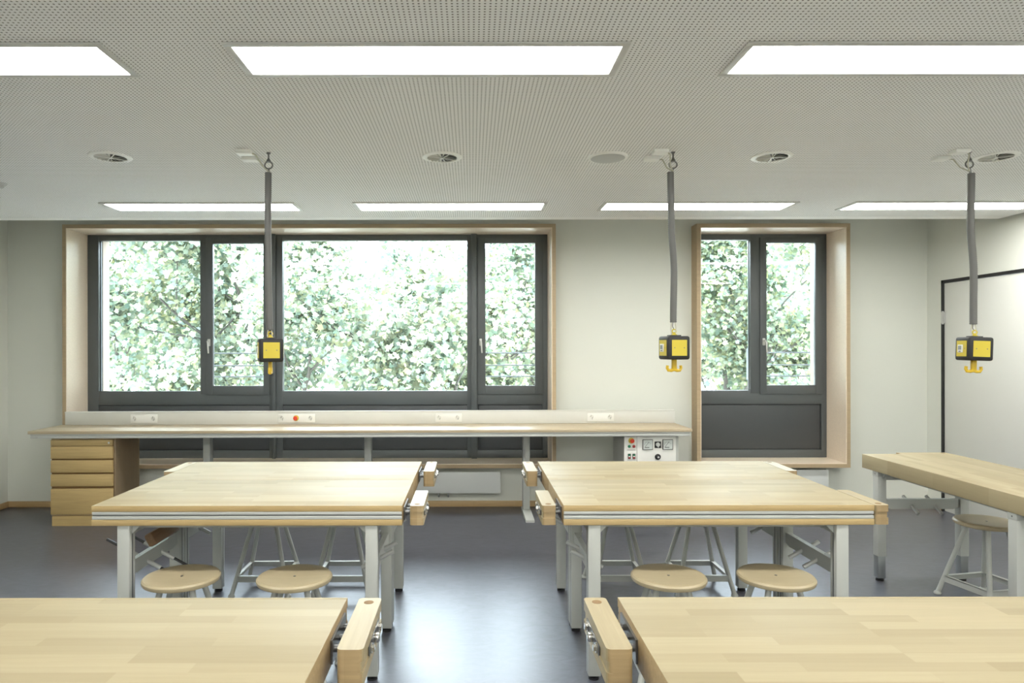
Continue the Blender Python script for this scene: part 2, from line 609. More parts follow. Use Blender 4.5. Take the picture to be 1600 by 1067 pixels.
window('window_1', 'wide four part anthracite window in a deep wooden surround behind the long worktop', W1,
       [('fixed', -3.661, -2.662, 0, 0), ('sash', -2.537, -2.040, -2.606, -1.980),
        ('fixed', -1.856, -.044, 0, 0), ('sash', .135, .622, .054, .700)],
       [(-3.767, -3.661, 0), (-2.662, -2.60, 1.06), (-1.985, -1.856, 0), (-.044, .058, 0), (.695, .744, 0)],
       [(-3.705, -1.975), (-1.88, -.02), (.06, .70)])
window('window_2', 'narrow two part anthracite window in a wooden surround right of the worktop', W2,
       [('fixed', 2.235, 2.735, 0, 0), ('sash', 2.890, 3.371, 2.826, 3.440)],
       [(2.135, 2.235, 0), (2.735, 2.832, 1.06), (3.43, 3.482, 0)],
       [(2.215, 3.425)])
# protruding cover strips on the two joints of the wide window: parts of it
for x0, x1 in ((-1.948, -1.916), (-.004, .052)):
    o = MB().box(x0, x1, 6.66, 6.702, WZ[0] + .04, WZ[1] - .04, bev=.003).build('cover_strip', 'anthra')
    wn = bpy.data.objects['window_1']
    o.data.transform(Matrix.Translation(-Vector(wn.location)))
    o.parent = wn

# safety rails outside the opening sashes
for x0, x1, lab in ((-2.66, -1.93, 'three thin horizontal steel bars outside the left opening sash'),
                    (.03, .73, 'three thin horizontal steel bars outside the sash at the wide window\'s right end'),
                    (2.80, 3.45, 'three thin horizontal steel bars outside the narrow window')):
    t_ = thing('safety_railing', lab, 'railing', ((x0 + x1) / 2, 6.93, 1.18), group='safety rails outside the windows')
    h = (x1 - x0) / 2
    for z in (.278, .153, .040):
        MB().tube([(-h, 0, z), (h, 0, z)], .006, 8).build('rail_bar', 'extrail', t_)
    for s in (-1, 1):
        MB().box(s * h - .008, s * h + .008, -.03, .01, 0, .32).build('upright', 'extrail', t_)


# ------------------------------------------------------------------ ceiling fittings
LX = [-2.683, -.858, .953, 2.762]
LN = 1.408


def luminaire(x, y, lab):
    t_ = thing('ceiling_light', lab, 'ceiling light', (x + LN / 2, y + .145, ZC), group='recessed ceiling lights')
    t_.location.z = ZC
    h, d, f = LN / 2, .145, .026
    if 'lum' not in CACHE:
        b = MB()
        z0, z1 = -.008, 0
        b.box(-h, h, -d, -d + f, z0, z1, bev=.002).box(-h, h, d - f, d, z0, z1, bev=.002)
        b.box(-h, -h + f, -d + f, d - f, z0, z1, bev=.002).box(h - f, h, -d + f, d - f, z0, z1, bev=.002)
        CACHE['lum'] = b.mesh('light_frame', 'lamp_frame')
        CACHE['lumd'] = MB().box(-h + f, h - f, -d + f, d - f, -.003, 0).mesh('diffuser', 'lampglow')
    put('light_frame', CACHE['lum'], t_)
    tag(put('diffuser', CACHE['lumd'], t_), 'glowing white diffuser')


CACHE = {}
rows = [(2.343, ['ceiling light cut off by the left edge in the row nearest the viewer', 'complete large ceiling light in the nearest row, between two cut off ones',
                 'ceiling light in the nearest row running off the right edge', 'ceiling light of the nearest row beyond the right edge of the view']),
        (4.905, ['leftmost ceiling light in the row nearest the windows, over the drawer cabinet side', 'second ceiling light from the left in the row nearest the windows',
                 'ceiling light near the windows crossed by the middle power cable tube', 'rightmost ceiling light in the row nearest the windows, by the door wall']),
        (-.22, ['ceiling light of the row just behind the viewer'] * 4), (-1.75, ['unseen ceiling light added close to the rear wall as fill'] * 4)]  # unseen rear rows are invented; the last is added by the wall for fill
for yy, labs in rows:
    for x, lb in zip(LX, labs):
        luminaire(x, yy, lb)


def vent(x, y, lab, rz):
    t_ = thing('air_vent', lab, 'air vent', (x, y, ZC), rz, group='round swirl air vents')
    if 'vr' not in CACHE:
        CACHE['vr'] = MB().lathe([(.082, 0), (.082, -.007), (.092, -.009), (.108, -.004), (.110, 0)], seg=40).mesh('vent_ring', 'ventwhite')
        CACHE['vb'] = MB().lathe([(0, -.0012), (.084, -.0012), (.084, 0)], seg=40).mesh('vent_opening', 'black')
        b = MB()
        n = 18
        for k in range(n):
            a = 2 * PI * k / n
            R = Matrix.Rotation(a, 3, 'Z')
            tl = .0045
            p = [R @ Vector(v) for v in ((.012, -.0005, -.006), (.082, -.007, -.0075), (.082, .007, -.0015), (.012, .0008, -.0015))]
            b.prism(p, (0, 0, -.0008))
        CACHE['vv'] = b.mesh('vane', 'ventgrey')
        b = MB()
        for a in (.5, .5 + PI / 2):
            R = Matrix.Rotation(a, 3, 'Z')
            b.box(-.083, .083, -.0018, .0018, -.0095, -.0070, rot=R)
        b.lathe([(0, -.011), (.009, -.010), (.010, -.006)], seg=16)
        CACHE['vc'] = b.mesh('cross_bar', 'ventwhite')
    put('vent_opening', CACHE['vb'], t_)
    put('vanes', CACHE['vv'], t_)
    put('cross_bar', CACHE['vc'], t_)
    put('vent_ring', CACHE['vr'], t_)


vent(-1.977, 3.74, 'leftmost round white swirl vent in the ceiling', .2)
vent(-.161, 3.755, 'round white swirl vent in the middle of the ceiling, left of the speaker', 0)
vent(1.652, 3.755, 'round white swirl vent between the middle and right hanging power units', .9)
vent(2.890, 3.762, 'round white swirl vent beside the hook of the right hanging power unit', .4)

t_ = thing('ceiling_speaker', 'round grey ceiling speaker left of the middle power unit', 'speaker', (.75, 3.755, ZC))
MB().lathe([(.0, -.017), (.05, -.0165), (.088, -.013), (.094, -.010)], seg=40).build('speaker_grille', 'speaker', t_)
MB().lathe([(.092, -.0105), (.104, -.009), (.109, -.003), (.109, 0)], seg=40).build('speaker_rim', 'ventwhite', t_)
t_ = thing('smoke_detector', 'small round ceiling detector at the left edge of the view', 'smoke detector', (-3.0, 4.33, ZC))
MB().lathe([(0, -.03), (.03, -.028), (.034, -.014), (.046, -.010), (.048, 0)], seg=28).build('detector_head', 'speaker', t_)


# ------------------------------------------------------------------ hanging power units
def power_unit(x, y, rz, lean, zt, zb, zc, tilt, hookturn, lab):
    t_ = thing('hanging_power_unit', lab, 'power unit', (x, y, ZC), 0, group='power units hanging from the ceiling')
    Z = lambda z: z - ZC
    # hook plate + eye
    b = MB()
    b.lathe([(.0, 0), (.011, 0), (.011, -.006), (.005, -.010), (.004, -.030), (.010, -.040), (.014, -.052), (.0, -.054)], seg=14)
    pts = [(.021 * math.sin(a), 0, -.068 + .019 * math.cos(a)) for a in [2 * PI * k / 16 for k in range(17)]]
    b.tube(pts, .004, 8, caps=False)
    b.build('ceiling_hook', 'steel', t_)
    # steel wire + cable down to the conduit
    top = Vector((lean[0], 0, Z(zt)))
    b = MB()
    b.tube([(0, 0, -.085), (-.002, 0, -.095), top + Vector((.002, 0, -.03))], .0025, 8)
    b.tube([(.004, 0, -.084), top + Vector((.006, 0, -.03))], .002, 8)
    b.build('suspension_wire', 'steel', t_)
    # corrugated conduit
    n = 150
    pts, rs = [], []
    P = [Vector((l, 0, Z(z))) for l, z in zip(lean, (zt, zt - .25 * (zt - zb), zt - .62 * (zt - zb), zb))]
    for i in range(n + 1):
        u = i / n
        # catmull style blend through the four lean offsets
        s_ = u * 3
        k = min(2, int(s_)); f = s_ - k
        f2 = f * f * (3 - 2 * f)
        xx = P[k].x * (1 - f2) + P[k + 1].x * f2
        pts.append((xx, 0, P[0].z + (P[3].z - P[0].z) * u))
        rs.append(.0185 if i % 2 else .0168)
    b = MB().tube(pts, rs, 14)
    b.build('cable_conduit', 'conduit', t_)
    # body, turned and slightly tilted
    body = thing('housing', None, None)
    COL.objects.unlink(body)
    bpy.data.objects.remove(body)
    s = .0625
    R = Matrix.Rotation(tilt, 4, 'Y') @ Matrix.Rotation(rz, 4, 'Z')
    MT = Matrix.Translation((lean[3] + .004, 0, Z(zc))) @ R

    def P_(mb, nm, mt, par=t_, lb=None):
        o = mb.build(nm, mt)
        o.data.transform(MT)
        o.parent = par
        if lb:
            o['label'] = lb
        return o
    hs = P_(MB().box(-s, s, -s, s, -s, s, bev=.012, seg=3), 'housing', 'black', lb='black rounded cube housing')
    for k in range(4):
        a = k * PI / 2
        Rk = Matrix.Rotation(a, 3, 'Z')
        b = MB()
        c = Rk @ Vector((0, -s, 0))
        b.box(c.x - .042, c.x + .042, c.y - .002, c.y + .002, c.z - .042, c.z + .042, rot=Rk)
        for sx in (-.027, .027):
            q = Rk @ Vector((sx, -s - .0022, 0))
            b.lathe([(0, 0), (.0032, 0), (.0032, -.0015), (0, -.0015)], q, 10, mi=1, rot=(Rk @ Matrix.Rotation(PI / 2, 3, 'X')))
        pl = P_(b, 'face_plate', ['yellow', 'steel'], hs, 'yellow face plate')
        if k == 3 or k == 1:
            b = MB()
            q = Rk @ Vector((-.006 if k == 3 else .006, -s - .004, 0))
            b.box(q.x - .020, q.x + .020, q.y - .003, q.y + .003, q.z - .021, q.z + .021, rot=Rk, mi=0, bev=.002)
            q2 = Rk @ Vector((-.006 if k == 3 else .006, -s - .0075, .004))
            b.box(q2.x - .013, q2.x + .013, q2.y - .001, q2.y + .001, q2.z - .011, q2.z + .011, rot=Rk, mi=1)
            q3 = Rk @ Vector((-.006 if k == 3 else .006, -s - .0075, -.015))
            b.box(q3.x - .008, q3.x + .008, q3.y - .001, q3.y + .001, q3.z - .002, q3.z + .002, rot=Rk, mi=2)
            P_(b, 'socket_outlet', ['white', 'grey_in', 'black'], hs, 'white socket outlet')
    b = MB()
    b.box(-.032, .032, -.02, .02, s - .002, s + .006, bev=.002)
    P_(b, 'cable_entry', 'black', hs)
    b = MB()
    b.lathe([(0, s + .022), (.007, s + .022), (.008, s + .014), (.016, s + .008), (.018, s + .004)], seg=14)
    pts = [(.011 * math.sin(a), 0, s + .026 + .011 * math.cos(a)) for a in [2 * PI * k / 14 for k in range(15)]]
    b.tube(pts, .0035, 8, caps=False)
    P_(b, 'lifting_eye', 'yellow', hs)
    # wires between conduit and eye
    b = MB()
    zz = Z(zb)
    e = Vector((lean[3] + .004, 0, Z(zc) + s + .034))
    b.tube([(lean[3], 0, zz + .02), (lean[3] - .004, 0, zz - .02), e], .0022, 8)
    b.tube([(lean[3] - .006, 0, zz + .02), (lean[3] - .012, 0, zz - .03), (lean[3] - .008, 0, Z(zc) + s)], .0035, 8, mi=1)
    b.tube([(lean[3] + .006, 0, zz + .02), (lean[3] + .014, 0, zz - .03), (lean[3] + .010, 0, Z(zc) + s)], .0030, 8, mi=1)
    b.build('lead_wires', ['steel', 'cable'], t_)
    # double hook
    b = MB()
    R2 = Matrix.Rotation(hookturn, 3, 'Z')
    b.box(-.012, .012, -.010, .010, -s - .060, -s + .002, bev=.003, rot=R2)
    for sgn in (-1, 1):
        pp = [(0, 0, -s - .052), (.018, 0, -s - .059), (.032, 0, -s - .058), (.039, 0, -s - .046), (.037, 0, -s - .032)]
        b.tube([R2 @ Vector((sgn * p[0], 0, p[2])) for p in pp], [.011, .009, .009, .008, .008], 10)
    P_(b, 'double_hook', 'yellow2', t_, lb='yellow double hook')
    return t_


u1 = power_unit(-1.089, 3.667, math.radians(22), (-.002, -.004, -.002, .004), 2.447, 1.603, 1.494, 0, math.radians(78),
                'black and yellow power cube hanging in front of the wide window')
u2 = power_unit(1.083, 3.667, math.radians(9), (-.014, -.010, .004, .0), 2.447, 1.64, 1.504, 0, 0,
                'black and yellow power cube hanging in front of the wall between the windows')
u3 = power_unit(2.674, 3.667, math.radians(-5), (.010, .006, .022, .020), 2.438, 1.628, 1.496, math.radians(2), 0,
                'black and yellow power cube hanging in front of the door on the right')
for (bx, by, hx, lab) in ((-1.205, 3.63, -1.089, 'left'), (1.004, 3.63, 1.083, 'middle'), (2.60, 3.635, 2.674, 'right')):
    for k, (dx, dy) in enumerate(((0, 0), (-.012, .13))):
        t_ = thing('junction_box', 'flat white ceiling junction box, %s of the two beside the %s power unit hook' % (('nearer', 'farther')[k], lab),
                   'junction box', (bx + dx, by + dy, ZC), group='ceiling junction boxes')
        MB().box(-.040, .040, -.032, .032, -.020, 0, bev=.004).build('box_lid', 'ventwhite', t_)
        q = Vector((hx - bx - dx, 3.667 - by - dy, -.09))
        b = MB()
        b.tube([(.035, 0, -.012), (.055, q.y * .2, -.02), (q.x * .75, q.y * .6, -.075), (q.x, q.y, -.105)], .0035, 8)
        b.build('power_lead', 'cable', t_)


# ------------------------------------------------------------------ workbenches
HT = .795


def bench_meshes():
    C = CACHE
    b = MB()
    b.box(-.7, .7, .012, .6, .705, HT, bev=.002)
    b.box(-.7, .7, 0, .014, .768, HT, bev=.0015, mi=1).box(-.7, .7, 0, .014, .705, .732, bev=.0015, mi=1)
    for f in b.bm.faces:
        n_ = f.normal
        if abs(n_.x) > .9:
            f.material_index = 2
        elif n_.z > .9:
            f.material_index = 0
    C['top'] = b.mesh('tabletop', ['beech', 'beech_front', 'endgrain'])
    b = MB()
    b.box(-.698, .698, .001, .0118, .7535, .7672, bev=.001).box(-.698, .698, .001, .0118, .7330, .7475, bev=.001)
    b.box(-.698, .698, .009, .0118, .747, .754, mi=1)  # dark web puts the shade inside the groove into its colour
    C['rail'] = b.mesh('clamp_rail', ['alu', 'steel'])
    # leg, standing on its centre
    h = .028
    for nm, z0 in (('leg', .020), ('legx', .16)):
        b = MB()
        b.box(-h, h, -h, h, z0, .703, bev=.004)
        for sx in (-1, 1) if nm == 'leg' else ():
            b.box(sx * (h + .0004) - .0006, sx * (h + .0004) + .0006, -.004, .004, z0 + .01, .69, mi=1)
        if nm == 'legx':
            b.box(-h - .001, h + .001, -h - .001, h + .001, .672, .7045, bev=.002, mi=0)
            b.lathe([(0, .001), (.004, .001), (.004, -.001)], (0, h + .0015, .688), 10, rot=Matrix.Rotation(-PI / 2, 3, 'X'), mi=1)
            b.tube([(h, 0, .20), (h + .018, 0, .20)], .006, 10, mi=1)
        C[nm] = b.mesh('leg', ['grey', 'steel'])
    C['ext'] = MB().box(-.0245, .0245, -.0245, .0245, .018, .165, bev=.003).mesh('leg_extension', 'grey_in')
    C['foot'] = MB().lathe([(0, 0), (.024, 0), (.024, .010), (.012, .014), (.012, .022), (0, .022)], seg=18).mesh('foot', 'black')
    b = MB()
    b.prism([(-.013, .058, .475), (-.013, .058, .527), (-.013, .542, .527), (-.013, .542, .475), (-.013, .50, .462), (-.013, .10, .462)], (.026, 0, 0))
    for y in (.16, .44):
        b.lathe([(0, 0), (.003, 0), (.003, .0006), (0, .0006)], (0, y, .5272), 8, mi=1)
    C['cross'] = b.mesh('cross_rail', ['grey', 'steel'])
    # hollow storage peg through the rail (inner end lower); points along local +x = outwards
    b = MB()
    a, c = Vector((-.075, 0, -.040)), Vector((.075, 0, .040))
    b.tube([a, c], .0105, 14, caps=False)
    b.tube([a, c], .0085, 14, caps=False)
    for q in (a, c):
        d = (c - a).normalized()
        u = Vector((0, 1, 0)); v = d.cross(u)
        n = 14
        r1 = [b.bm.verts.new(q + .0105 * (math.cos(2 * PI * k / n) * u + math.sin(2 * PI * k / n) * v)) for k in range(n)]
        r2 = [b.bm.verts.new(q + .0085 * (math.cos(2 * PI * k / n) * u + math.sin(2 * PI * k / n) * v)) for k in range(n)]
        for k in range(n):
            b.bm.faces.new((r1[k], r1[(k + 1) % n], r2[(k + 1) % n], r2[k]))
    C['peg'] = b.mesh('storage_peg', 'alu')
    # top frame
    b = MB()
    b.box(-.53, .53, .085, .125, .675, .7045, mi=0).box(-.53, .53, .475, .515, .675, .7045, mi=0)
    for s in (-1, 1):
        b.box(s * .560 - .015, s * .560 + .015, .062, .538, .650, .7045)
        for y0 in (.030, .560):
            b.prism([(s * .531, y0, .7045), (s * .488, y0, .7045), (s * .531, y0, .662)], (0, .006, 0))
    C['under'] = b.mesh('top_frame', 'grey')
    # vise jaw, flush corner at x=0 (inner face), outwards +x, y 0..0.335
    b = MB()
    for z0, z1, e in ((.706, .7365, 0), (.7365, .764, .0035), (.764, .7935, 0)):
        b.vbev(0, .063 - e, e, .335, z0, z1, .012)
    for f in b.bm.faces:
        if abs(f.normal.y) > .75:
            f.material_index = 2
    b.box(.0605, .0634, .060, .240, .731, .760, bev=.001, mi=1)
    C['jaw'] = b.mesh('vise_jaw', ['beech_edge', 'steel', 'endgrain'])
    C['plug'] = MB().lathe([(0, .0006), (.0135, .0006), (.0135, -.01)], (.031, .034, .7935), 20).mesh('dog_hole', 'dark_wood')
    RY = Matrix.Rotation(PI / 2, 3, 'Y')
    for k_, y in (('nut1', .085), ('nut2', .215)):
        C[k_] = MB().lathe([(.014, 0), (.014, .004), (.009, .005), (.009, .011), (0, .011)], (.063, y, .745), 6, rot=RY).mesh('guide_nut', 'chrome')
    b = MB().lathe([(.012, 0), (.013, .004), (.012, .012), (.008, .015), (0, .015)], (.063, .150, .745), 16, rot=RY)
    C['knobs'] = b.mesh('spindle_head', 'chrome')
    b = MB()
    for y, r in ((.085, .010), (.150, .008), (.215, .010)):
        b.tube([(-.06, y, .745), (.002, y, .745)], r, 12)
    b.box(-.0335, -.028, .06, .24, .715, .775)
    C['rods'] = b.mesh('guide_rods', 'steel')


bench_meshes()
GAP = {'open': .034, 'closed': .005}
BG = 'beech topped workbenches with grey steel legs'


def workbench(x, y, rz, left, right, lab, ext=False):
    t_ = thing('workbench', lab, 'workbench', (x, y, 0), rz, group=BG)
    put('tabletop', CACHE['top'], t_)
    put('clamp_rail', CACHE['rail'], t_)['label'] = 'aluminium clamp rail along one long edge'
    put('top_frame', CACHE['under'], t_)
    for sx in (-1, 1):
        for ly in (.034, .566):
            lg = put('leg', CACHE['legx' if ext else 'leg'], t_, (sx * .560, ly, 0))
            if ext:
                put('leg_extension', CACHE['ext'], lg)['label'] = 'darker telescoping lower section'
            put('foot', CACHE['foot'], lg)
        cr_ = put('cross_rail', CACHE['cross'], t_, (sx * .560, 0, 0))
        for py in (.215, .365):
            put('storage_peg', CACHE['peg'], cr_, (0, py, .487), (0, 0, 0 if sx > 0 else PI))
        st = right if sx > 0 else left
        if st:
            g = .7 + GAP[st]
            # mirrored copy of the jaw on the left end
            jm = CACHE['jaw'] if sx > 0 else flip('jaw')
            j = put('vise_jaw', jm, t_, (sx * g, 0, 0))
            put('dog_hole', CACHE['plug'] if sx > 0 else flip('plug'), j)
            put('spindle_head', CACHE['knobs'] if sx > 0 else flip('knobs'), j)
            for k_ in ('nut1', 'nut2'):
                put('guide_nut', CACHE[k_] if sx > 0 else flip(k_), j)
            if st == 'open':
                put('guide_rods', CACHE['rods'] if sx > 0 else flip('rods'), j)
    return t_


def flip(k):
    if k + '_m' not in CACHE:
        me = CACHE[k].copy()
        me.transform(Matrix.Diagonal((-1, 1, 1, 1)))
        me.flip_normals()
        CACHE[k + '_m'] = me
    return CACHE[k + '_m']


workbench(-1.014, 3.075, 0, None, 'open', 'beech workbench of the left middle pair, with aluminium rail facing the viewer')
workbench(-1.014, 4.2755, PI, 'open', 'closed', 'beech workbench of the left middle pair, on the window side')
workbench(1.113, 3.075, 0, 'open', 'closed', 'beech workbench right of the aisle, on the viewer side, with visible aluminium rail')
workbench(1.113, 4.2755, PI, 'closed', 'open', 'beech workbench of the pair right of the aisle, on the window side')
workbench(-1.053, 1.939, PI, 'open', 'closed', 'pale beech workbench cut off by the bottom left corner of the picture')
workbench(1.113, 1.939, PI, 'closed', 'open', 'pale beech workbench cut off by the bottom right corner of the picture')
workbench(3.205, 3.860, PI / 2, None, 'closed', 'pale beech workbench standing crosswise in front of the door wall', ext=True)

# dismounted vise stored on the pegs of the left front bench
t_ = thing('bench_vise', 'dark wooden vise jaw with black guide rods stored on pegs under the left bench', 'vise', (-1.574, 3.29, .487))
b = MB()
R = Matrix.Rotation(math.radians(-28), 3, 'Y')
b.box(-.014, .03, .03, .30, .052, .118, bev=.012, rot=R)
b.build('wooden_jaw', 'oldwood', t_)
for y in (0, .15):
    MB().tube([(-.185, y, -.0987 + .197), (.19, y, -.1013)], .0068, 10).build('guide_rod', 'blackrod', t_)


# ------------------------------------------------------------------ stools
def stool_tree(loc, rz, lab):
    t_ = thing('stool', lab, 'stool', loc, rz, group='round wooden workshop stools')
    b = MB()
    b.lathe([(0, .476), (.06, .4765), (.12, .4795), (.150, .482), (.160, .480), (.1665, .473), (.1675, .465), (.163, .456), (.150, .451), (0, .450)], seg=56)
    b.build('seat', 'seat', t_)
    MB().lathe([(0, .4782), (.0055, .4780), (.006, .4755)], seg=12).build('bolt', 'steel', t_)
    MB().box(-.075, .075, -.075, .075, .440, .4505, bev=.004).build('seat_plate', 'grey', t_)
    for sx in (-1, 1):
        for sy in (-1, 1):
            lg = MB().tube([(sx * .066, sy * .066, .445), (sx * .170, sy * .170, .008)], [.0135, .0135], 14).build('leg', 'grey', t_)
            MB().lathe([(0, 0), (.018, 0), (.021, .006), (.019, .014), (.013, .020)], (sx * .170, sy * .170, 0), 16).build('foot_cap', 'grey', lg)
    q = .170 - .104 * (.105 / .437)
    for k in range(4):
        Rk = Matrix.Rotation(k * PI / 2, 3, 'Z')
        b = MB()
        a, c = Rk @ Vector((-q, -q - .011, .085)), Rk @ Vector((q, -q - .011, .085))
        d = Rk @ Vector((0, .005, 0))
        b.prism([a, c, c + Vector((0, 0, .036)), a + Vector((0, 0, .036))], d)
        d2 = Rk @ Vector((0, .022, 0))
        b.prism([a + Vector((0, 0, .032)), c + Vector((0, 0, .032)), c + Vector((0, 0, .036)), a + Vector((0, 0, .036))], d2)
        b.build('brace', 'grey', t_)
    return t_


s0 = stool_tree((-1.310, 3.083, 0), .06, 'leftmost stool, under the near edge of the left bench pair')
for x, y, rz, lab in ((-.800, 3.080, 0.03, 'second stool from the left, under the near edge of the left bench pair'),
                      (.887, 3.083, -.04, 'stool under the near bench right of the aisle, closer to the aisle'),
                      (1.372, 3.083, .05, 'stool under the near bench right of the aisle, farther from the aisle'),
                      (-1.285, 4.30, 0, 'stool on the window side of the left bench pair, farther from the aisle'),
                      (-.795, 4.30, 0, 'stool on the window side of the left bench pair, closer to the aisle'),
                      (.905, 4.30, 0, 'stool on the window side of the right bench pair, closer to the aisle'),
                      (1.418, 4.30, 0, 'stool on the window side of the right bench pair, farther from the aisle'),
                      (3.045, 4.04, math.radians(12), 'rightmost stool, under the crosswise bench by the door wall')):
    s = copy_tree(s0)
    s.location = (x, y, 0)
    s.rotation_euler = (0, 0, rz)
    s['label'] = lab

# ------------------------------------------------------------------ long wall workbench
RZ = math.atan2(.11, 5.636)
ORG = Vector((-3.745, 5.755, 0))
dk = thing('wall_worktop', 'long narrow wooden worktop on grey legs running along the wide window', 'workbench', ORG, RZ)
DL = 5.64
MB().box(0, DL, 0, .498, .785, .810, bev=.002).build('worktop', 'desk', dk)
b = MB()
b.box(.02, DL - .02, .006, .030, .772, .785, bev=.001).box(.02, DL - .02, .006, .030, .748, .766, bev=.001)
b.box(.02, DL - .02, .014, .030, .764, .774)
for x in (.075, 2.45, 3.74, 5.50):
    b.lathe([(0, -.001), (.006, -.001), (.006, .002)], (x, .006, .757), 10, mi=1, rot=Matrix.Rotation(PI / 2, 3, 'X'))
b.build('front_rail', ['alu', 'black'], dk)
MB().box(.04, DL - .04, .44, .48, .745, .785).build('rear_beam', 'grey', dk)
for X in (-2.385, -.935, .505, 1.865):
    lx = X - ORG.x
    if X > 1.5:
        lx = DL - .085
    lg = thing('leg', None, None)
    lg.parent = dk
    bpy.data.objects.remove(lg)
    b = MB()
    b.box(lx - .031, lx + .031, .375, .462, .035, .785, bev=.003)
    b.box(lx + .0308, lx + .0318, .385, .395, .05, .74, mi=1).box(lx + .0308, lx + .0318, .44, .45, .05, .74, mi=1)
    b.box(lx - .026, lx + .026, .03, .38, .760, .784)
    lo = b.build('leg', ['grey', 'grey_in'], dk)
    b = MB()
    b.prism([(lx - .038, .055, 0), (lx - .038, .495, 0), (lx - .038, .495, .040), (lx - .038, .40, .040), (lx - .038, .07, .022), (lx - .038, .055, .018)], (.076, 0, 0))
    b.build('foot', 'grey', lo)
# socket duct on the back edge
du = MB().box(.050, DL - .004, .462, .498, .8105, .932, bev=.003).box(.050, DL - .004, .459, .463, .921, .932).build('socket_duct', ['duct'], dk)


def lx_at(px):
    # local x of a point of the duct's front face seen at photo column px
    k = (px - 737.0) / F
    # point = ORG + R(RZ)*(lx, .46)
    c, s_ = math.cos(RZ), math.sin(RZ)
    # (ORG.x + lx*c - .46*s) = k*(ORG.y + lx*s + .46*c)
    return (k * (ORG.y + .46 * c) - ORG.x + .46 * s_) / (c - k * s_)


RX = Matrix.Rotation(PI / 2, 3, 'X')
for pa, pb, socks, stop in ((204, 246, (210, 239.5), None), (434.5, 492, (440.5, 485), 462.5), (680, 721.5, (686, 714.5), None), (917.5, 959, (924, 952.5), None)):
    xa, xb = lx_at(pa), lx_at(pb)
    pl = MB().box(xa, xb, .456, .462, .828, .905, bev=.002).build('socket_plate', 'white', du)
    for q in socks:
        x = lx_at(q)
        b = MB()
        b.lathe([(.019, 0), (.019, .003), (.021, .003), (.021, -.001)], (x, .456, .868), 20, rot=RX)
        b.lathe([(0, .0005), (.019, .0005)], (x, .456, .868), 20, rot=RX, mi=2)
        for dx, dz in ((-.007, .006), (.007, -.006)):
            b.lathe([(0, .002), (.0030, .002), (.0030, 0)], (x + dx, .456, .868 + dz), 8, rot=RX, mi=1)
        for dx, dz in ((-.004, .017), (.006, -.017)):
            b.box(x + dx - .002, x + dx + .002, .453, .456, .868 + dz - .003, .868 + dz + .003, mi=1)
        b.build('socket_outlet', ['white', 'black', 'duct'], du)
    if stop:
        x = lx_at(stop)
        b = MB()
        b.lathe([(0, .002), (.026, .002), (.026, 0)], (x, .456, .868), 24, rot=RX, mi=1)
        b.lathe([(.011, .002), (.011, .014), (.019, .018), (.020, .026), (.016, .032), (0, .034)], (x, .456, .868), 24, rot=RX, mi=0)
        b.build('emergency_stop', ['red', 'yellow'], du)['label'] = 'red mushroom button on a yellow disc'

# drawer cabinet under the left end
cw, cdp = .540, .445
cb = thing('drawer_cabinet', 'brown wood veneer drawer cabinet under the left end of the worktop', 'drawer cabinet', (-3.578, 5.793, 0), RZ)
MB().box(0, cw, .020, cdp, .085, .744, bev=.001).box(.52, .54, .020, cdp + .01, .085, .744).build('carcass', 'cab_side', cb)
MB().box(.012, cw - .005, .006, cdp - .01, 0, .085).build('plinth', 'drawer', cb)


def zc(c):   # crop row -> height on the cabinet front
    return 1.5 - (580 + c / 4.0 - .9 - 545) * 5.793 / F


fronts = [(430, 467), (471, 547), (558, 634), (646, 720), (736, 896)]
for i, (a, c) in enumerate(fronts):
    b = MB().box(.004, cw - .016, 0, .020, zc(c), zc(a), bev=.002)
    d = b.build('drawer_front', 'drawer', cb)
    if i == 0:
        MB().lathe([(0, .004), (.009, .004), (.010, 0)], (cw - .045, 0, (zc(a) + zc(c)) / 2), 14, rot=RX).build('lock', 'chrome', d)

for a, c in ((467, 471), (547, 558), (634, 646), (720, 736)):  # brown groove strips whose dark tone also carries the shade of the gaps
    MB().box(.004, cw - .016, .0185, .021, zc(c), zc(a)).build('shaded_grip_groove', 'dark_wood', cb)

# control unit under the right end
lxc = lx_at(0)
cu = thing('control_unit', 'light grey electrical control box with two dial meters under the worktop', 'control box', (1.318, 5.905, .35), RZ)
CH = .744 - .35
b = MB()
b.box(0, .475, .012, .42, 0, CH, bev=.002)
b.build('enclosure', 'grey', cu)
MB().box(.001, .108, .002, .013, .004, CH - .004, bev=.001).build('switch_panel', 'white', cu)
mpn = MB().box(.112, .450, 0, .013, .002, CH - .002, bev=.001).build('meter_panel', 'white', cu)
sc = 5.9 / F


def L(px, py):   # photo pixel -> local x, z on the control front
    return (px - 737) * sc - 1.318, (1.5 - (py - 545 + .4) * sc) - .35


for px in (1012, 1043.5):
    x, z = L(px, 694.6)
    b = MB()
    b.box(x - .045, x + .045, -.010, 0, z - .045, z + .045, bev=.003, mi=0)
    b.box(x - .040, x + .040, -.0115, -.009, z - .040, z + .040, mi=1)
    b.tube([(x - .025, -.0125, z - .020), (x + .010, -.0125, z + .025)], .0012, 6, mi=0)
    b.box(x - .028, x + .012, -.0125, -.011, z - .027, z - .022, mi=0)
    for k in range(7):
        a = math.radians(20 + 20 * k)
        cx, cz = x + .034 * math.cos(a + .6) + .004, z - .012 + .034 * math.sin(a + .3)
        b.box(cx - .0015, cx + .0015, -.0122, -.011, cz - .003, cz + .003, mi=2)
    b.build('dial_meter', ['black', 'meter', 'steel'], mpn)['label'] = 'square dial meter with a black rim'
x, z = L(1028, 695)
b = MB().box(x - .028, x + .028, -.004, 0, z - .028, z + .028, bev=.001)
b.lathe([(.018, .003), (.017, .014), (0, .016)], (x, -.002, z + .002), 20, mi=1, rot=RX)
b.box(x - .004, x + .004, -.024, -.014, z - .022, z + .014, mi=1, bev=.001)
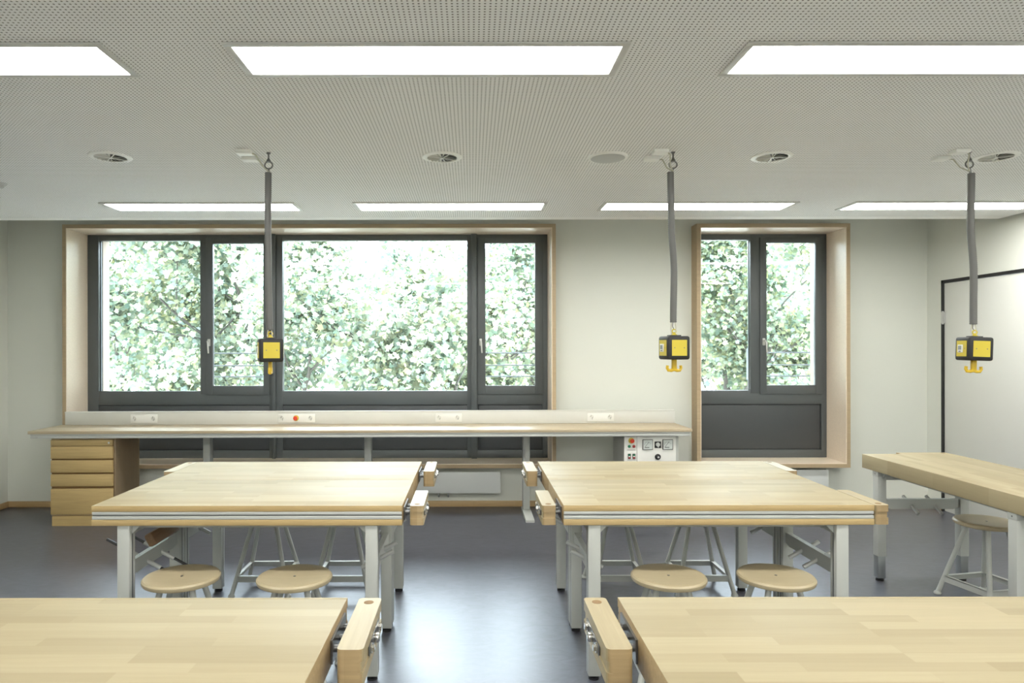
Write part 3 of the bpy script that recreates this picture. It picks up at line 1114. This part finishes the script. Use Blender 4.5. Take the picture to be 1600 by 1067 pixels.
b.build('rotary_switch', ['black', 'alu'], mpn)
x, z = L(1028, 714)
b = MB()
b.lathe([(.024, .0), (.026, .004), (.024, .010), (.018, .012), (.017, .022), (0, .024)], (x, 0, z), 24, rot=RX)
b.lathe([(0, .0245), (.009, .0245), (.009, .02)], (x, 0, z), 16, rot=RX, mi=1)
b.build('control_knob', ['black', 'alu'], mpn)
x, z = L(987, 688.5)
b = MB()
b.lathe([(.025, 0), (.025, .003), (0, .003)], (x - .003, .002, z), 24, mi=1, rot=RX)
b.lathe([(.012, .003), (.012, .014), (.018, .017), (.019, .025), (0, .030)], (x, .002, z), 24, rot=RX)
b.build('emergency_stop', ['red', 'yellow'], cu)['label'] = 'red mushroom button'
for px, py, mt in ((983.3, 697.5, 'green'), (990.6, 697.5, 'darkred')):
    x, z = L(px, py)
    MB().lathe([(.013, 0), (.013, .004), (.011, .009), (0, .010)], (x, .002, z), 18, rot=RX).lathe([(.003, .0105), (0, .0105)], (x, .002, z), 8, rot=RX).build('push_button', mt, cu)
for px in (983.3, 990.6):
    x, z = L(px, 713)
    b = MB()
    b.box(x - .013, x + .013, -.004, .002, z - .023, z + .023, bev=.003, mi=0)
    b.box(x - .009, x + .009, -.006, -.003, z + .004, z + .019, mi=1).box(x - .009, x + .009, -.006, -.003, z - .019, z - .006, mi=2)
    b.box(x - .008, x + .008, -.0062, -.003, z - .005, z + .003, mi=3)
    b.build('rocker_switch', ['black', 'green', 'darkred', 'white'], cu)
for py in (703.2, 718.5):
    x, z = L(986.5, py)
    MB().box(x - .036, x + .036, 0, .002, z - .0015, z + .0015).build('divider_line', 'steel', cu)


# ------------------------------------------------------------------ radiators
def radiator(x0, x1, z0, z1, lab):
    t_ = thing('radiator', lab, 'radiator', ((x0 + x1) / 2, 6.43, z0), group='flat panel radiators')
    h = (x1 - x0) / 2
    H = z1 - z0
    MB().box(-h, h, -.028, -.022, 0, H, bev=.002).box(-h + .004, h - .004, -.022, .020, .006, H - .004).build('panel', 'radiator', t_)
    for s in (-1, 1):
        MB().box(s * h - .004 + (-.001 if s > 0 else .001), s * h + .004 + (-.001 if s > 0 else .001), -.018, .016, .01, H - .01, bev=.001).build('side_cover', 'radiator', t_)
    b = MB()
    for x in (-.07, .02):
        b.tube([(x, 0, .01), (x, 0, -.035), (x, .075, -.035)], .009, 10)
    b.build('valve_pipe', 'chrome', t_)
    for s in (-1, 1):
        MB().box(s * h * .6 - .015, s * h * .6 + .015, .016, .075, .02, H - .02).build('bracket', 'radiator', t_)


radiator(-.75, .267, .146, .345, 'white flat radiator below the wide window, between the bench pairs')
radiator(2.25, 3.345, .146, .362, 'white flat radiator below the narrow window')


# ------------------------------------------------------------------ outside: ground and trees
tag(MB().box(-45, 45, 6.9, 60, -3.6, -3.5).build('bounce_ground', 'pale_ground'), 'unseen ground below the trees outside, made pale to bounce light up', 'ground', kind='structure')  # ground colour made pale so it bounces daylight up to the ceiling

LEAF = np.array([(0, -.5), (.22, -.28), (.50, -.10), (.26, .05), (.30, .34), (.08, .22), (0, .55), (-.08, .22), (-.30, .34), (-.26, .05), (-.50, -.10), (-.22, -.28)], float)


def tree(x, y, base, h, lean, seed, nleaf, size, mat, lab, ztop=4.3, zlow=-.05):
    rnd = random.Random(seed)
    rg = np.random.default_rng(seed)
    t_ = thing('broadleaf_tree', lab, 'tree', (x, y, base), group='leafy trees outside the windows')
    b = MB()
    tips = []

    def limb(p, d, L_, r, depth):
        n = 6
        pts, rs = [p], [r]
        q = p.copy()
        dd = d.copy()
        for i in range(n):
            dd = (dd + Vector((rnd.uniform(-.22, .22), rnd.uniform(-.22, .22), rnd.uniform(-.05, .14)))).normalized()
            q = q + dd * (L_ / n)
            pts.append(q.copy())
            rs.append(r * (1 - .6 * (i + 1) / n))
        b.tube(pts, rs, 7 if depth else 10)
        if depth >= 1:
            for k in range(2, n + 1):
                tips.append((pts[k], .35 + .25 * (4 - depth)))
        if depth < 4:
            cnt = (5, 4, 4, 3)[depth]
            for k in range(cnt):
                i = rnd.randint(2, n)
                a = rnd.uniform(0, 2 * PI)
                side = Vector((math.cos(a), math.sin(a), rnd.uniform(-.1, .7))).normalized()
                nd = (dd * .5 + side * .8).normalized()
                limb(pts[i], nd, L_ * rnd.uniform(.45, .68), rs[i] * .72, depth + 1)
    limb(Vector((0, 0, 0)), Vector((lean, 0, 1)).normalized(), h * .55, .17, 0)
    b.build('trunk', 'bark', t_)
    T = np.array([tuple(p) for p, s in tips])
    SS = np.array([s for p, s in tips])
    idx = rg.integers(0, len(T), nleaf * 6)
    C = T[idx] + rg.normal(0, 1, (nleaf * 6, 3)) * (SS[idx] * .42)[:, None]
    keep = (C[:, 2] + base > zlow) & (C[:, 2] + base < ztop + .5 * np.sin(C[:, 0] * 1.7 + seed) + .3 * np.sin(C[:, 1] * 2.3))
    C = C[keep][:nleaf]
    n = len(C)
    # leaves face mostly outwards/up with random turn
    nr = rg.normal(0, 1, (n, 3)) * .7 + np.array([0, -.5, .6])
    nr /= np.linalg.norm(nr, axis=1)[:, None]
    a = np.cross(nr, rg.normal(0, 1, (n, 3)))
    a /= np.linalg.norm(a, axis=1)[:, None]
    c = np.cross(nr, a)
    sz = size * rg.uniform(.6, 1.25, n)
    k = len(LEAF)
    V = C[:, None, :] + sz[:, None, None] * (LEAF[None, :, 0, None] * a[:, None, :] + LEAF[None, :, 1, None] * c[:, None, :])
    V += (nr * .12)[:, None, :] * (np.abs(LEAF[:, 0])[None, :, None] * sz[:, None, None])
    me = bpy.data.meshes.new('foliage')
    me.vertices.add(n * k)
    me.vertices.foreach_set('co', V.reshape(-1))
    me.loops.add(n * k)
    me.loops.foreach_set('vertex_index', np.arange(n * k, dtype=np.int32))
    me.polygons.add(n)
    me.polygons.foreach_set('loop_start', np.arange(0, n * k, k, dtype=np.int32))
    me.polygons.foreach_set('loop_total', np.full(n, k, dtype=np.int32))
    me.update()
    me.validate()
    me.materials.append(M[mat])
    o = put('foliage', me, t_)


TR = [(-6.6, 13.0, 8.5, .10, 3, 'tree with a forked grey trunk outside the leftmost pane', 'leaf_a'),
      (-3.4, 14.2, 8.0, -.12, 11, 'tree seen through the left opening sash', 'leaf_b'),
      (-.9, 12.6, 8.5, .08, 23, 'tree outside the large middle pane, left of its centre', 'leaf_b'),
      (.6, 15.0, 8.0, -.10, 31, 'tree seen through the sash at the wide window\'s right end', 'leaf_a'),
      (3.3, 16.5, 8.5, .05, 47, 'tree hidden in part behind the wall between the windows', 'leaf_b'),
      (6.2, 14.0, 8.0, .02, 59, 'tree outside the narrow window', 'leaf_a'),
      (-10.5, 16.0, 8.5, .0, 61, 'tree beyond the left end of the wide window', 'leaf_b'),
      (9.6, 16.5, 7.5, .0, 71, 'tree beyond the right edge of the narrow window', 'leaf_a')]
TR2 = [(-12.5, 21.0, 'tree in the farther row, seen past the left forked tree'), (-7.2, 20.0, 'tree in the farther row behind the left pane'),
       (-2.6, 21.5, 'tree in the farther row behind the left half of the middle pane'), (1.2, 20.2, 'tree in the farther row behind the right half of the middle pane'),
       (5.6, 21.0, 'tree in the farther row, hidden mostly by the wall between the windows'), (10.2, 20.3, 'tree in the farther row behind the narrow window')]
for i_, (x, y, lab) in enumerate(TR2):
    tree(x, y, -3.5, 9.5, 0.04 * (-1) ** i_, 101 + 7 * i_, 9000, .20, ('leaf_b', 'leaf_a')[i_ % 2], lab, ztop=5.1, zlow=.4)
for x, y, h, ln_, sd_, lab, mt in TR:
    tree(x, y, -3.5, h, ln_, sd_, 25000, .125, mt, lab)
